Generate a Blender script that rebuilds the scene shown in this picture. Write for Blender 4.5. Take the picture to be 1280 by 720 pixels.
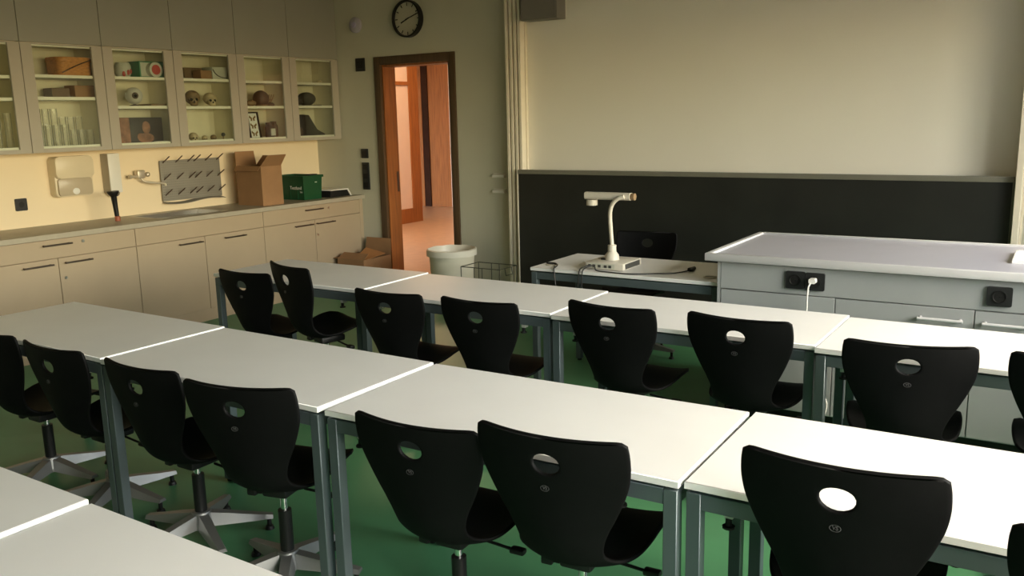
import bpy, bmesh, math, random
from mathutils import Vector, Matrix
random.seed(7)
S = bpy.context.scene
COL = S.collection
for o in list(bpy.data.objects):
    bpy.data.objects.remove(o, do_unlink=True)

# ------------------------------------------------------------------ camera
F_PX, YAW, PITCH, ROLL, EYE = 1098.64, -0.573296, 0.192060, -0.023417, 1.64
def cam_axes(yaw, pitch, roll):
    f0 = Vector((math.sin(yaw), math.cos(yaw), 0)); r0 = Vector((math.cos(yaw), -math.sin(yaw), 0)); u = Vector((0, 0, 1))
    fwd = f0 * math.cos(pitch) - u * math.sin(pitch)
    up = u * math.cos(pitch) + f0 * math.sin(pitch)
    right = r0 * math.cos(roll) + up * math.sin(roll)
    upr = up * math.cos(roll) - r0 * math.sin(roll)
    return right, upr, fwd
cd = bpy.data.cameras.new('camera'); cam = bpy.data.objects.new('camera', cd); COL.objects.link(cam)
r, u, f = cam_axes(YAW, PITCH, ROLL)
m = Matrix.Identity(4)
for i in range(3):
    m[i][0], m[i][1], m[i][2] = r[i], u[i], -f[i]
m[2][3] = EYE
cam.matrix_world = m
cd.sensor_width = 36; cd.lens = F_PX / 1280 * 36; cd.clip_start = .05; cd.clip_end = 100
S.camera = cam

# ------------------------------------------------------------------ light and exposure
XR = 1.35                    # window wall
WINS = [(-.55, .85), (1.0, 2.5), (2.65, 4.15), (4.3, 5.85)]   # window openings along y
WZ0, WZ1 = 0.90, 2.50
w = bpy.data.worlds.new('sky'); S.world = w; w.use_nodes = True
bg = w.node_tree.nodes['Background']; sk = w.node_tree.nodes.new('ShaderNodeTexSky'); sk.sky_type = 'NISHITA'; sk.sun_disc = False
sk.sun_elevation = math.radians(38); sk.sun_rotation = math.radians(100); sk.air_density = 1.0; sk.dust_density = 2.4; sk.ozone_density = 1.0
mxs = w.node_tree.nodes.new('ShaderNodeMixRGB'); mxs.blend_type = 'MULTIPLY'; mxs.inputs[0].default_value = 1; mxs.inputs[2].default_value = (1.0, .965, .915, 1)
w.node_tree.links.new(sk.outputs[0], mxs.inputs[1]); w.node_tree.links.new(mxs.outputs[0], bg.inputs[0]); bg.inputs[1].default_value = 1.0
def area(name, loc, rot, sx, sy, power, color, portal=False):
    l = bpy.data.lights.new(name, 'AREA'); l.shape = 'RECTANGLE'; l.size = sx; l.size_y = sy; l.energy = power; l.color = color
    o = bpy.data.objects.new(name, l); COL.objects.link(o); o.location = loc; o.rotation_euler = rot
    if portal: l.cycles.is_portal = True
    return o
for a, b in WINS:           # portals guide the sky's light through the windows
    area('window_portal', (XR + .30, (a + b) / 2, (WZ0 + WZ1) / 2), (0, math.pi / 2, 0), WZ1 - WZ0, b - a, 1, (1, 1, 1), True)
vs = S.view_settings
vs.view_transform = 'Standard'; vs.look = 'None'; vs.gamma = 1; vs.use_curve_mapping = False; vs.exposure = 1.25
S.cycles.transparent_max_bounces = 32

# ------------------------------------------------------------------ materials
MATS = {}
def mat(name, col, rough=.5, metal=0, var=.06, scale=6, bump=0, bscale=200, spec=.5, coat=0, stretch=None):
    if name in MATS: return MATS[name]
    M = bpy.data.materials.new(name); M.use_nodes = True; nt = M.node_tree; P = nt.nodes['Principled BSDF']
    P.inputs['Roughness'].default_value = rough; P.inputs['Metallic'].default_value = metal
    P.inputs['Specular IOR Level'].default_value = spec; P.inputs['Coat Weight'].default_value = coat
    tc = nt.nodes.new('ShaderNodeTexCoord'); mp = nt.nodes.new('ShaderNodeMapping'); nt.links.new(tc.outputs['Object'], mp.inputs[0])
    if stretch: mp.inputs['Scale'].default_value = stretch
    n = nt.nodes.new('ShaderNodeTexNoise'); n.inputs['Scale'].default_value = scale; n.inputs['Detail'].default_value = 4
    nt.links.new(mp.outputs[0], n.inputs['Vector'])
    rp = nt.nodes.new('ShaderNodeValToRGB')
    rp.color_ramp.elements[0].position = .3; rp.color_ramp.elements[1].position = .7
    rp.color_ramp.elements[0].color = (*[c * (1 - var) for c in col], 1); rp.color_ramp.elements[1].color = (*[min(1, c * (1 + var)) for c in col], 1)
    nt.links.new(n.outputs['Fac'], rp.inputs[0]); nt.links.new(rp.outputs[0], P.inputs['Base Color'])
    if bump:
        n2 = nt.nodes.new('ShaderNodeTexNoise'); n2.inputs['Scale'].default_value = bscale; nt.links.new(mp.outputs[0], n2.inputs['Vector'])
        b = nt.nodes.new('ShaderNodeBump'); b.inputs['Strength'].default_value = bump; b.inputs['Distance'].default_value = .002
        nt.links.new(n2.outputs['Fac'], b.inputs['Height']); nt.links.new(b.outputs[0], P.inputs['Normal'])
    MATS[name] = M
    return M
def glassmat(name, tint=(1, 1, 1), gloss=.06):
    M = bpy.data.materials.new(name); M.use_nodes = True; nt = M.node_tree; nt.nodes.clear()
    out = nt.nodes.new('ShaderNodeOutputMaterial'); mx = nt.nodes.new('ShaderNodeMixShader')
    t = nt.nodes.new('ShaderNodeBsdfTransparent'); g = nt.nodes.new('ShaderNodeBsdfGlossy')
    t.inputs[0].default_value = (*tint, 1); g.inputs['Roughness'].default_value = .03
    fr = nt.nodes.new('ShaderNodeFresnel'); fr.inputs[0].default_value = 1.35
    ad = nt.nodes.new('ShaderNodeMath'); ad.operation = 'MULTIPLY'; ad.inputs[1].default_value = gloss / .06
    nt.links.new(fr.outputs[0], ad.inputs[0]); nt.links.new(ad.outputs[0], mx.inputs[0])
    nt.links.new(t.outputs[0], mx.inputs[1]); nt.links.new(g.outputs[0], mx.inputs[2]); nt.links.new(mx.outputs[0], out.inputs[0])
    MATS[name] = M
    return M
mat('wall_paint', (.56, .545, .44), .85, var=.02, scale=3, bump=.15, bscale=120)
mat('ceiling_paint', (.54, .48, .38), .9, var=.02)
mat('green_lino', (.072, .235, .112), .42, var=.10, scale=2.5, bump=.05)
mat('splash', (.86, .72, .50), .35, var=.015, scale=2)
mat('base_front', (.42, .325, .22), .5, var=.02, scale=4)
mat('upper_front', (.31, .305, .26), .5, var=.02, scale=4)
mat('door_stile', (.43, .395, .33), .5, var=.02, scale=4)
mat('shelf_white', (.84, .80, .68), .5, var=.02)
mat('cabinet_inside', (.74, .68, .50), .6, var=.03)
mat('worktop_grey', (.40, .355, .275), .45, var=.05, scale=20)
mat('steel', (.52, .50, .46), .3, 1, var=.05)
mat('dark_steel', (.16, .13, .11), .35, .9, var=.05)
mat('chrome', (.75, .75, .76), .12, 1, var=.02)
mat('alu', (.27, .275, .275), .45, .75, var=.03)
mat('alu_rail', (.82, .74, .60), .42, 0, var=.04, scale=10)
mat('screen_white', (.92, .87, .76), .42, var=.012, scale=1.5)
mat('board_black', (.014, .0145, .012), .55, var=.25, scale=3)
mat('board_ledge', (.22, .21, .17), .5, .3)
mat('table_white', (.80, .79, .78), .38, var=.015, scale=5)
mat('table_edge', (.86, .86, .85), .4, var=.01)
mat('table_steel', (.11, .14, .15), .4, .35, var=.04)
mat('black_shell', (.0035, .0035, .0038), .6, spec=.13, var=.12, scale=30, bump=.12, bscale=500)
mat('black_plastic', (.010, .010, .010), .45, spec=.35, var=.1)
mat('black_rubber', (.012, .012, .012), .7, var=.1)
mat('socket_black', (.014, .015, .016), .45, var=.1)
mat('bench_grey', (.36, .375, .385), .45, var=.02)
mat('bench_top', (.36, .36, .43), .32, var=.02)
mat('bench_rim', (.60, .60, .63), .3, var=.02)
mat('wood_jamb', (.30, .105, .028), .42, var=.22, scale=5, stretch=(8, 8, .6))
mat('wood_frame', (.085, .050, .024), .45, var=.2, scale=5, stretch=(8, 8, .6))
mat('wood_hall', (.30, .10, .022), .6, spec=.2, var=.2, scale=5, stretch=(8, 8, .6))
mat('wood_hall_dark', (.035, .013, .006), .7, spec=.05, var=.2)
mat('hall_paint', (.72, .53, .38), .8, var=.02)
mat('hall_floor', (.40, .245, .135), .32, var=.10, scale=8)
mat('clock_face', (.50, .48, .38), .5, var=.02)
mat('white_plastic', (.78, .76, .70), .4, var=.02)
mat('pale_lavender', (.46, .43, .50), .4, var=.03)
mat('pale_violet', (.42, .38, .58), .4, var=.05)
mat('cream_plastic', (.72, .62, .44), .35, var=.02)
mat('smoky_plastic', (.50, .42, .30), .3, var=.04)
mat('grey_plastic', (.42, .38, .30), .45, var=.03)
mat('rack_grey', (.27, .25, .21), .55, var=.04)
mat('rack_peg', (.09, .055, .035), .4, var=.1)
mat('cardboard', (.33, .18, .085), .8, var=.07, scale=8)
mat('cardboard_orange', (.46, .21, .075), .8, var=.07, scale=8)
mat('cardboard_dark', (.16, .10, .05), .8, var=.1)
mat('crate_green', (.004, .066, .022), .4, var=.06)
mat('print_white', (.75, .75, .70), .6, var=.02)
mat('bin_white', (.66, .62, .50), .5, var=.03)
mat('bin_liner', (.74, .70, .60), .35, var=.05, bump=.4, bscale=40)
mat('wire_grey', (.10, .10, .075), .4, .6)
mat('red_brown', (.35, .10, .05), .5)
mat('wicker_orange', (.52, .22, .05), .6, var=.25, scale=40, stretch=(1, 1, 3))
mat('bone_brown', (.24, .16, .085), .6, var=.25, scale=25)
mat('bone_pale', (.52, .42, .26), .6, var=.2, scale=25)
mat('eye_white', (.58, .56, .50), .35, var=.05)
mat('iris', (.10, .07, .05), .3, var=.3, scale=60)
mat('pupil', (.008, .008, .008), .2)
mat('print_dark', (.035, .026, .022), .45, var=.3, scale=10)
mat('print_flesh', (.28, .13, .075), .5, var=.4, scale=20)
mat('print_red', (.45, .055, .04), .5, var=.15)
mat('print_green', (.03, .20, .10), .5, var=.15)
mat('print_pale', (.52, .52, .44), .5, var=.06)
mat('dark_fur', (.04, .030, .020), .9, var=.5, scale=40, bump=.8, bscale=80)
mat('olive_dark', (.075, .085, .045), .6, var=.3, scale=20)
mat('wood_brown', (.07, .040, .022), .6, var=.25, scale=14)
mat('paper_white', (.80, .79, .74), .7, var=.02)
mat('butterfly', (.20, .12, .03), .6, var=.5, scale=60)
mat('label_grey', (.075, .075, .078), .4, var=.05)
mat('camera_body', (.60, .56, .48), .4, var=.03)
mat('doc_port', (.05, .05, .045), .5, var=.1)
mat('cable_white', (.82, .80, .78), .4)
mat('cable_black', (.012, .012, .012), .5)
mat('box_grey', (.20, .185, .165), .55, var=.03)
mat('ceramic', (.90, .90, .92), .15, var=.01)
mat('window_frame', (.75, .75, .73), .4, var=.02)
mat('poster_green', (.20, .24, .10), .6, var=.3, scale=20)
mat('hall_grey', (.42, .40, .33), .6, var=.1)
glassmat('glass_pane', (.94, .97, .95), .06)
glassmat('glassware', (1, 1, .99), .035)
_nt = MATS['glassware'].node_tree; _o = _nt.nodes['Material Output']; _m = _nt.nodes.new('ShaderNodeMixShader'); _d = _nt.nodes.new('ShaderNodeBsdfDiffuse'); _d.inputs[0].default_value = (.80, .78, .68, 1)
_m.inputs[0].default_value = .06; _nt.links.new(_o.inputs[0].links[0].from_socket, _m.inputs[1]); _nt.links.new(_d.outputs[0], _m.inputs[2]); _nt.links.new(_m.outputs[0], _o.inputs[0])
mat('tap_nickel', (.62, .55, .44), .35, .5, var=.03)

# ------------------------------------------------------------------ mesh helpers
class B:
    def __init__(s): s.bm = bmesh.new()
    def box(s, x0, x1, y0, y1, z0, z1, bev=0, seg=2, mtx=None):
        r = bmesh.ops.create_cube(s.bm, size=1); v = r['verts']
        bmesh.ops.scale(s.bm, vec=(abs(x1 - x0), abs(y1 - y0), abs(z1 - z0)), verts=v)
        bmesh.ops.translate(s.bm, vec=((x0 + x1) / 2, (y0 + y1) / 2, (z0 + z1) / 2), verts=v)
        if bev:
            ed = list({e for q in v for e in q.link_edges})
            o = bmesh.ops.bevel(s.bm, geom=ed, offset=bev, segments=seg, profile=.5, affect='EDGES')
            v = [q for q in {x for fc in o['faces'] for x in fc.verts} | {q for q in v if q.is_valid}]
        if mtx: bmesh.ops.transform(s.bm, matrix=mtx, verts=v)
        return s
    def rbox(s, x0, x1, y0, y1, z0, z1, rad, axis='z', seg=6, bev=0):
        # box whose four edges along `axis` are rounded
        if axis == 'z': a0, a1, b0, b1, c0, c1 = x0, x1, y0, y1, z0, z1
        elif axis == 'x': a0, a1, b0, b1, c0, c1 = y0, y1, z0, z1, x0, x1
        else: a0, a1, b0, b1, c0, c1 = z0, z1, x0, x1, y0, y1
        pts = []
        for cx, cy, st in ((a1 - rad, b1 - rad, 0), (a0 + rad, b1 - rad, 90), (a0 + rad, b0 + rad, 180), (a1 - rad, b0 + rad, 270)):
            for k in range(seg + 1):
                t = math.radians(st + 90 * k / seg); pts.append((cx + rad * math.cos(t), cy + rad * math.sin(t)))
        return s.prism(pts, c0, c1, axis, bev)
    def prism(s, pts, c0, c1, axis='z', bev=0):
        def P(a, b, c):
            return (a, b, c) if axis == 'z' else ((c, a, b) if axis == 'x' else (b, c, a))
        lo = [s.bm.verts.new(P(a, b, c0)) for a, b in pts]; hi = [s.bm.verts.new(P(a, b, c1)) for a, b in pts]
        n = len(pts)
        f1 = s.bm.faces.new(lo[::-1]); f2 = s.bm.faces.new(hi)
        for i in range(n): s.bm.faces.new((lo[i], lo[(i + 1) % n], hi[(i + 1) % n], hi[i]))
        if bev:
            bmesh.ops.bevel(s.bm, geom=list(f2.edges) + list(f1.edges), offset=bev, segments=2, profile=.5, affect='EDGES')
        return s
    def cyl(s, p0, p1, r0, r1=None, seg=20):
        p0, p1 = Vector(p0), Vector(p1); d = p1 - p0
        r = bmesh.ops.create_cone(s.bm, cap_ends=True, segments=seg, radius1=r0, radius2=r0 if r1 is None else r1, depth=d.length)
        q = d.to_track_quat('Z', 'Y').to_matrix().to_4x4(); q.translation = (p0 + p1) / 2
        bmesh.ops.transform(s.bm, matrix=q, verts=r['verts'])
        return s
    def sph(s, c, rx, ry=None, rz=None, seg=20, rings=12):
        r = bmesh.ops.create_uvsphere(s.bm, u_segments=seg, v_segments=rings, radius=1)
        bmesh.ops.scale(s.bm, vec=(rx, ry or rx, rz or rx), verts=r['verts']); bmesh.ops.translate(s.bm, vec=c, verts=r['verts'])
        return s
    def tube(s, pts, rad, seg=8, smooth=True):
        pts = [Vector(p) for p in pts]
        if smooth and len(pts) > 2:
            out = []
            for i in range(len(pts) - 1):
                a, b = pts[i], pts[i + 1]; p = pts[i - 1] if i else a; n = pts[i + 2] if i + 2 < len(pts) else b
                for k in range(6):
                    t = k / 6
                    out.append(.5 * ((2 * a) + (b - p) * t + (2 * p - 5 * a + 4 * b - n) * t * t + (3 * a - p - 3 * b + n) * t ** 3))
            out.append(pts[-1]); pts = out
        rings = []; up = None
        for i, p in enumerate(pts):
            d = (pts[min(i + 1, len(pts) - 1)] - pts[max(i - 1, 0)]).normalized()
            if up is None: up = d.orthogonal().normalized()
            up = (up - d * up.dot(d)).normalized(); sd = d.cross(up)
            rr = rad[i * (len(rad) - 1) // max(1, len(pts) - 1)] if isinstance(rad, (list, tuple)) else rad
            rings.append([s.bm.verts.new(p + (up * math.cos(t) + sd * math.sin(t)) * rr) for t in [2 * math.pi * k / seg for k in range(seg)]])
        for a, b in zip(rings, rings[1:]):
            for k in range(seg): s.bm.faces.new((a[k], a[(k + 1) % seg], b[(k + 1) % seg], b[k]))
        s.bm.faces.new(rings[0][::-1]); s.bm.faces.new(rings[-1])
        return s
    def lathe(s, prof, c=(0, 0, 0), seg=28, mtx=None, cap0=True, cap1=True):
        rings = []; vs_ = []
        for r_, z in prof:
            rings.append([s.bm.verts.new((c[0] + r_ * math.cos(2 * math.pi * k / seg), c[1] + r_ * math.sin(2 * math.pi * k / seg), c[2] + z)) for k in range(seg)]); vs_ += rings[-1]
        for a, b in zip(rings, rings[1:]):
            for k in range(seg): s.bm.faces.new((a[k], a[(k + 1) % seg], b[(k + 1) % seg], b[k]))
        if cap0: s.bm.faces.new(rings[0][::-1])
        if cap1: s.bm.faces.new(rings[-1])
        if mtx: bmesh.ops.transform(s.bm, matrix=mtx, verts=vs_)
        return s
    def xf(s, mtx): bmesh.ops.transform(s.bm, matrix=mtx, verts=s.bm.verts); return s
    def build(s, name, material, parent=None, loc=(0, 0, 0), rz=0, sharp=38):
        bmesh.ops.recalc_face_normals(s.bm, faces=s.bm.faces)
        me = bpy.data.meshes.new(name); s.bm.to_mesh(me); s.bm.free()
        for p in me.polygons: p.use_smooth = True
        me.set_sharp_from_angle(angle=math.radians(sharp))
        me.materials.append(MATS[material])
        o = bpy.data.objects.new(name, me); COL.objects.link(o); o.location = loc; o.rotation_euler = (0, 0, rz)
        if parent: o.parent = parent
        return o
def tag(o, label, cat, group=None):
    o['label'] = label; o['category'] = cat
    if group: o['group'] = group
    return o
def thing(name, label, cat, loc=(0, 0, 0), rz=0, group=None):
    o = bpy.data.objects.new(name, None); COL.objects.link(o); o.location = loc; o.rotation_euler = (0, 0, rz); o.empty_display_size = .1
    return tag(o, label, cat, group)
def struct(o, label=None):
    o['kind'] = 'structure'
    if label: o['label'] = label
    return o
def dup(root, loc, rz, label):
    rr = root.copy(); COL.objects.link(rr); rr.location = loc; rr.rotation_euler = (0, 0, rz); rr['label'] = label
    for ch in list(root.children):
        c = ch.copy(); COL.objects.link(c); c.parent = rr
        for g in ch.children:
            d = g.copy(); COL.objects.link(d); d.parent = c
    return rr
def text_bm(txt, size, depth=.0006):
    cu = bpy.data.curves.new('lettering', 'FONT'); cu.body = txt; cu.size = size; cu.extrude = depth; cu.align_x = 'CENTER'; cu.align_y = 'CENTER'; cu.resolution_u = 3
    o = bpy.data.objects.new('lettering', cu); COL.objects.link(o)
    bpy.context.view_layer.update()
    me = bpy.data.meshes.new_from_object(o.evaluated_get(bpy.context.evaluated_depsgraph_get()))
    b = B(); b.bm.from_mesh(me); bpy.data.objects.remove(o); bpy.data.meshes.remove(me); bpy.data.curves.remove(cu)
    return b
RX90 = Matrix.Rotation(math.pi / 2, 4, 'X')      # z axis -> -y (faces the room from the front wall)
RY90 = Matrix.Rotation(math.pi / 2, 4, 'Y')      # z axis -> +x (faces the room from the left wall)

# ------------------------------------------------------------------ room shell
XL, YF, YB, ZC = -6.70, 6.70, -2.6, 3.0
struct(B().box(XL - .2, XR + .35, YB - .2, YF + .0, -.1, 0).build('floor', 'green_lino'))
struct(B().box(XL - .2, XR + .35, YB - .2, YF + .3, ZC, ZC + .1).build('ceiling', 'ceiling_paint'))
wl = struct(B().box(XL - .2, XL, YB - .2, YF + .3, 0, ZC).build('wall_left', 'wall_paint'))
B().box(XL, XL + .012, 2.3, YF, .9, 1.50).build('splash_panel', 'splash', wl)
struct(B().box(XL, XR, YB - .2, YB, 0, ZC).build('wall_back', 'wall_paint'))
DX0, DX1, DZ = -5.80, -4.94, 2.175           # door opening
wf = B().box(XL, DX0, YF, YF + .19, 0, ZC).box(DX0, DX1, YF, YF + .19, DZ, ZC).box(DX1, XR + .35, YF, YF + .19, 0, ZC)
struct(wf.build('wall_front', 'wall_paint'))
b = B()
ys = [YB - .2] + [y for p in WINS for y in p] + [YF]
for k in range(0, len(ys), 2): b.box(XR, XR + .35, ys[k], ys[k + 1], 0, ZC)
for a, c in WINS: b.box(XR, XR + .35, a, c, 0, WZ0).box(XR, XR + .35, a, c, WZ1, ZC)
struct(b.build('wall_right', 'wall_paint'))
for i, (a, c) in enumerate(WINS):
    b = B(); t = .06; x0, x1 = XR + .16, XR + .23
    b.box(x0, x1, a, c, WZ0, WZ0 + t).box(x0, x1, a, c, WZ1 - t, WZ1).box(x0, x1, a, a + t, WZ0, WZ1).box(x0, x1, c - t, c, WZ0, WZ1).box(x0, x1, (a + c) / 2 - .04, (a + c) / 2 + .04, WZ0, WZ1)
    wi = struct(b.build('window_%d' % (i + 1), 'window_frame'))
    for p, q in ((a + t, (a + c) / 2 - .04), ((a + c) / 2 + .04, c - t)):
        B().box(XR + .19, XR + .196, p, q, WZ0 + t, WZ1 - t).build('pane', 'glass_pane', wi)
    B().box(XR - .03, XR + .16, a - .02, c + .02, WZ0 - .03, WZ0).build('window_sill', 'window_frame', wi)

# door frame (room side) and deep wooden lining
d1 = struct(B().box(DX0 - .055, DX0 + .02, YF - .018, YF + .02, 0, DZ + .065, .004).build('door_1', 'wood_frame'))
B().box(DX1 - .02, DX1 + .055, YF - .018, YF + .02, 0, DZ + .065, .004).build('frame_post', 'wood_frame', d1)
B().box(DX0 + .02, DX1 - .02, YF - .018, YF + .02, DZ - .012, DZ + .065, .004).build('frame_head', 'wood_frame', d1)
B().box(DX0, DX0 + .03, YF + .02, YF + .20, 0, DZ).build('jamb_lining', 'wood_jamb', d1)
B().box(DX1 - .03, DX1, YF + .02, YF + .20, 0, DZ).build('jamb_lining', 'wood_jamb', d1)
B().box(DX0 + .03, DX1 - .03, YF + .02, YF + .20, DZ - .03, DZ).build('head_lining', 'wood_jamb', d1)
B().box(DX0 + .03, DX0 + .033, YF + .155, YF + .185, .93, 1.13).build('strike_plate', 'dark_steel', d1)

# hall behind the door
struct(B().box(-19, -2.5, YF, 21, -.1, -.001).build('floor_hall', 'hall_floor'))
struct(B().box(-19, -2.5, YF + .19, 21, 3.4, 3.5).build('ceiling_hall', 'hall_paint'))
hw = struct(B().box(-9.25, -9.05, YF + .19, 11.3, 0, 3.4).build('wall_hall_side', 'hall_paint'))
B().box(-9.27, -9.03, 11.11, 11.34, 0, 3.4).build('corner_post', 'wood_hall', hw)
B().box(-9.05, -9.03, YF + .19, 11.11, 0, .23).build('skirting', 'wood_hall', hw)
B().box(-9.05, -9.025, YF + .19, 11.11, 2.17, 2.225).build('picture_rail', 'wood_hall', hw)
he = struct(B().box(-9.88, -2.5, 13.3, 13.5, 0, 3.4).build('wall_hall_end', 'hall_paint'))
d2 = struct(B().box(-10.38, -9.88, 13.33, 13.38, 0, 3.38).build('door_2', 'wood_hall'))
B().box(-10.52, -10.38, 13.31, 13.46, 0, 3.4).build('door_edge', 'wood_hall_dark', d2)
B().box(-10.62, -10.52, 13.30, 13.46, 0, 3.4).build('door_post', 'wood_hall', d2)
hb = struct(B().box(-19, -10.5, 20.2, 20.4, 0, 3.4).build('wall_hall_back', 'hall_paint'))
struct(B().box(-2.7, -2.5, YF + .19, 13.3, 0, 3.4).build('wall_hall_right', 'hall_paint'))
struct(B().box(-19.2, -19, YF + .19, 20.4, 0, 3.4).build('wall_hall_left', 'hall_paint'))
area('hall_lamp', (-7.6, 9.6, 3.36), (0, 0, 0), 1.5, 1.5, 50, (1.0, .66, .38))
area('hall_lamp', (-11.5, 16.0, 3.36), (0, 0, 0), 2.0, 2.0, 70, (1.0, .70, .42))
# arched pane, poster and a small cupboard seen through the gap
n = 12
arch = [(-16.1, .75), (-14.5, .75)] + [(-15.3 + .8 * math.cos(math.pi * k / n), 2.25 + .8 * math.sin(math.pi * k / n)) for k in range(n + 1)]
b = B(); lo = [b.bm.verts.new((x, 20.19, z)) for x, z in arch]; hi = [b.bm.verts.new((x, 20.15, z)) for x, z in arch]
b.bm.faces.new(lo); b.bm.faces.new(hi)
for i in range(len(arch)): b.bm.faces.new((lo[i], lo[(i + 1) % len(arch)], hi[(i + 1) % len(arch)], hi[i]))
tag(b.build('arched_panel', 'hall_grey'), 'grey arched panel on the far hall wall seen through the doorway', 'panel')
tag(B().box(-16.05, -15.4, 20.10, 20.145, 1.5, 2.05).build('poster', 'poster_green'), 'olive green poster on the far hall wall beyond the doorway', 'poster')
t = thing('hall_cupboard', 'brown cupboard against the far hall wall seen through the doorway', 'cupboard', (-15.7, 19.8, 0))
B().box(-.5, .5, -.2, .2, .1, .8).build('body', 'wood_brown', t); B().box(-.53, .53, -.22, .2, .8, .84).build('top', 'wood_hall', t)
for sx in (-.45, .45): B().box(sx - .03, sx + .03, -.15, .15, 0, .1).build('leg', 'wood_brown', t)

# ------------------------------------------------------------------ base cabinets, worktop, sink
def bar_handle(par, y0, y1, z, x, mtl='dark_steel'):
    b = B().cyl((x + .03, y0, z), (x + .03, y1, z), .0065, seg=10)
    for y in (y0 + .014, y1 - .014): b.cyl((x, y, z), (x + .03, y, z), .006, seg=8)
    return b.build('handle', mtl, par)
XB = -6.105
def base_unit(y0, y1, label, drawer_handle, d_handles, locks):
    t = thing('base_cabinet', label, 'cabinet', (0, 0, 0), 0, 'base cabinets along the left wall')
    B().box(XL + .015, XB - .021, y0 + .002, y1 - .002, .10, .862).build('body', 'base_front', t)
    B().box(XL + .015, XB - .03, y0 + .002, y1 - .002, 0, .098).build('plinth', 'base_front', t)
    g = .0022; ym = (y0 + y1) / 2
    dr = B().box(XB - .02, XB, y0 + g, y1 - g, .727, .860, .0015, 1).build('drawer_front', 'base_front', t)
    if drawer_handle: bar_handle(dr, *drawer_handle, .822, XB)
    for k, (a, c) in enumerate(((y0 + g, ym - g), (ym + g, y1 - g))):
        d = B().box(XB - .02, XB, a, c, .105, .722, .0015, 1).build('door', 'base_front', t)
        bar_handle(d, *d_handles[k], .684, XB)
        for (ly, lz, w_) in locks:
            if w_ == k + 1: B().cyl((XB, ly, lz), (XB + .006, ly, lz), .011, seg=12).build('lock', 'steel', d)
    for (ly, lz, w_) in locks:
        if w_ == 0: B().cyl((XB, ly, lz), (XB + .006, ly, lz), .011, seg=12).build('lock', 'steel', dr)
    return t
base_unit(2.845, 4.105, 'beige base cabinet nearest the camera, below the paper towel dispenser', (3.366, 3.579), [(3.21, 3.425), (3.513, 3.722)], [(3.676, .823, 0), (3.517, .575, 2)])
base_unit(4.105, 5.385, 'beige base cabinet under the sink with a plain top panel', None, [(4.48, 4.706), (4.937, 5.161)], [])
base_unit(5.385, 6.648, 'beige base cabinet nearest the doorway, below the cardboard box and green crate', (5.89, 6.111), [(5.746, 5.971), (6.024, 6.262)], [(6.207, .819, 0), (6.045, .577, 2)])
tag(B().box(XL + .015, XB - .004, 6.651, 6.698, 0, .862).build('filler_strip', 'base_front'), 'narrow beige filler strip between the last base cabinet and the door wall', 'strip')
SX0, SX1, SY0, SY1 = -6.56, -6.19, 4.40, 5.05
b = B()
wx0, wx1, wy0, wy1, wz0, wz1 = XL + .013, -6.075, 2.845, 6.698, .866, .902
b.box(wx0, SX0, wy0, wy1, wz0, wz1).box(SX1, wx1, wy0, wy1, wz0, wz1).box(SX0, SX1, wy0, SY0, wz0, wz1).box(SX0, SX1, SY1, wy1, wz0, wz1)
bmesh.ops.remove_doubles(b.bm, verts=b.bm.verts, dist=1e-5)
tag(b.build('worktop', 'worktop_grey'), 'long grey-beige worktop running over the base cabinets', 'worktop')
t = thing('sink', 'shallow steel sink set into the worktop below the drying rack', 'sink')
b = B(); th = .004; z0 = .866 + .002
b.box(SX0, SX1, SY0, SY1, .8665, .8695).box(SX0 + .0005, SX0 + .004, SY0, SY1, .869, .9035).box(SX1 - .004, SX1 - .0005, SY0, SY1, .869, .9035).box(SX0, SX1, SY0 + .0005, SY0 + .004, .869, .9035).box(SX0, SX1, SY1 - .004, SY1 - .0005, .869, .9035)
b.build('basin', 'steel', t)
b = B(); rw = .02
b.box(SX0 - rw, SX0 + .004, SY0 - rw, SY1 + rw, .9022, .9045).box(SX1 - .004, SX1 + rw, SY0 - rw, SY1 + rw, .9022, .9045).box(SX0, SX1, SY0 - rw, SY0 + .004, .9022, .9045).box(SX0, SX1, SY1 - .004, SY1 + rw, .9022, .9045)
b.build('rim', 'steel', t)
B().lathe([(.03, 0), (.032, .003), (.02, .003)], (-6.37, 4.72, .8697), 20).build('drain', 'dark_steel', t)

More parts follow.
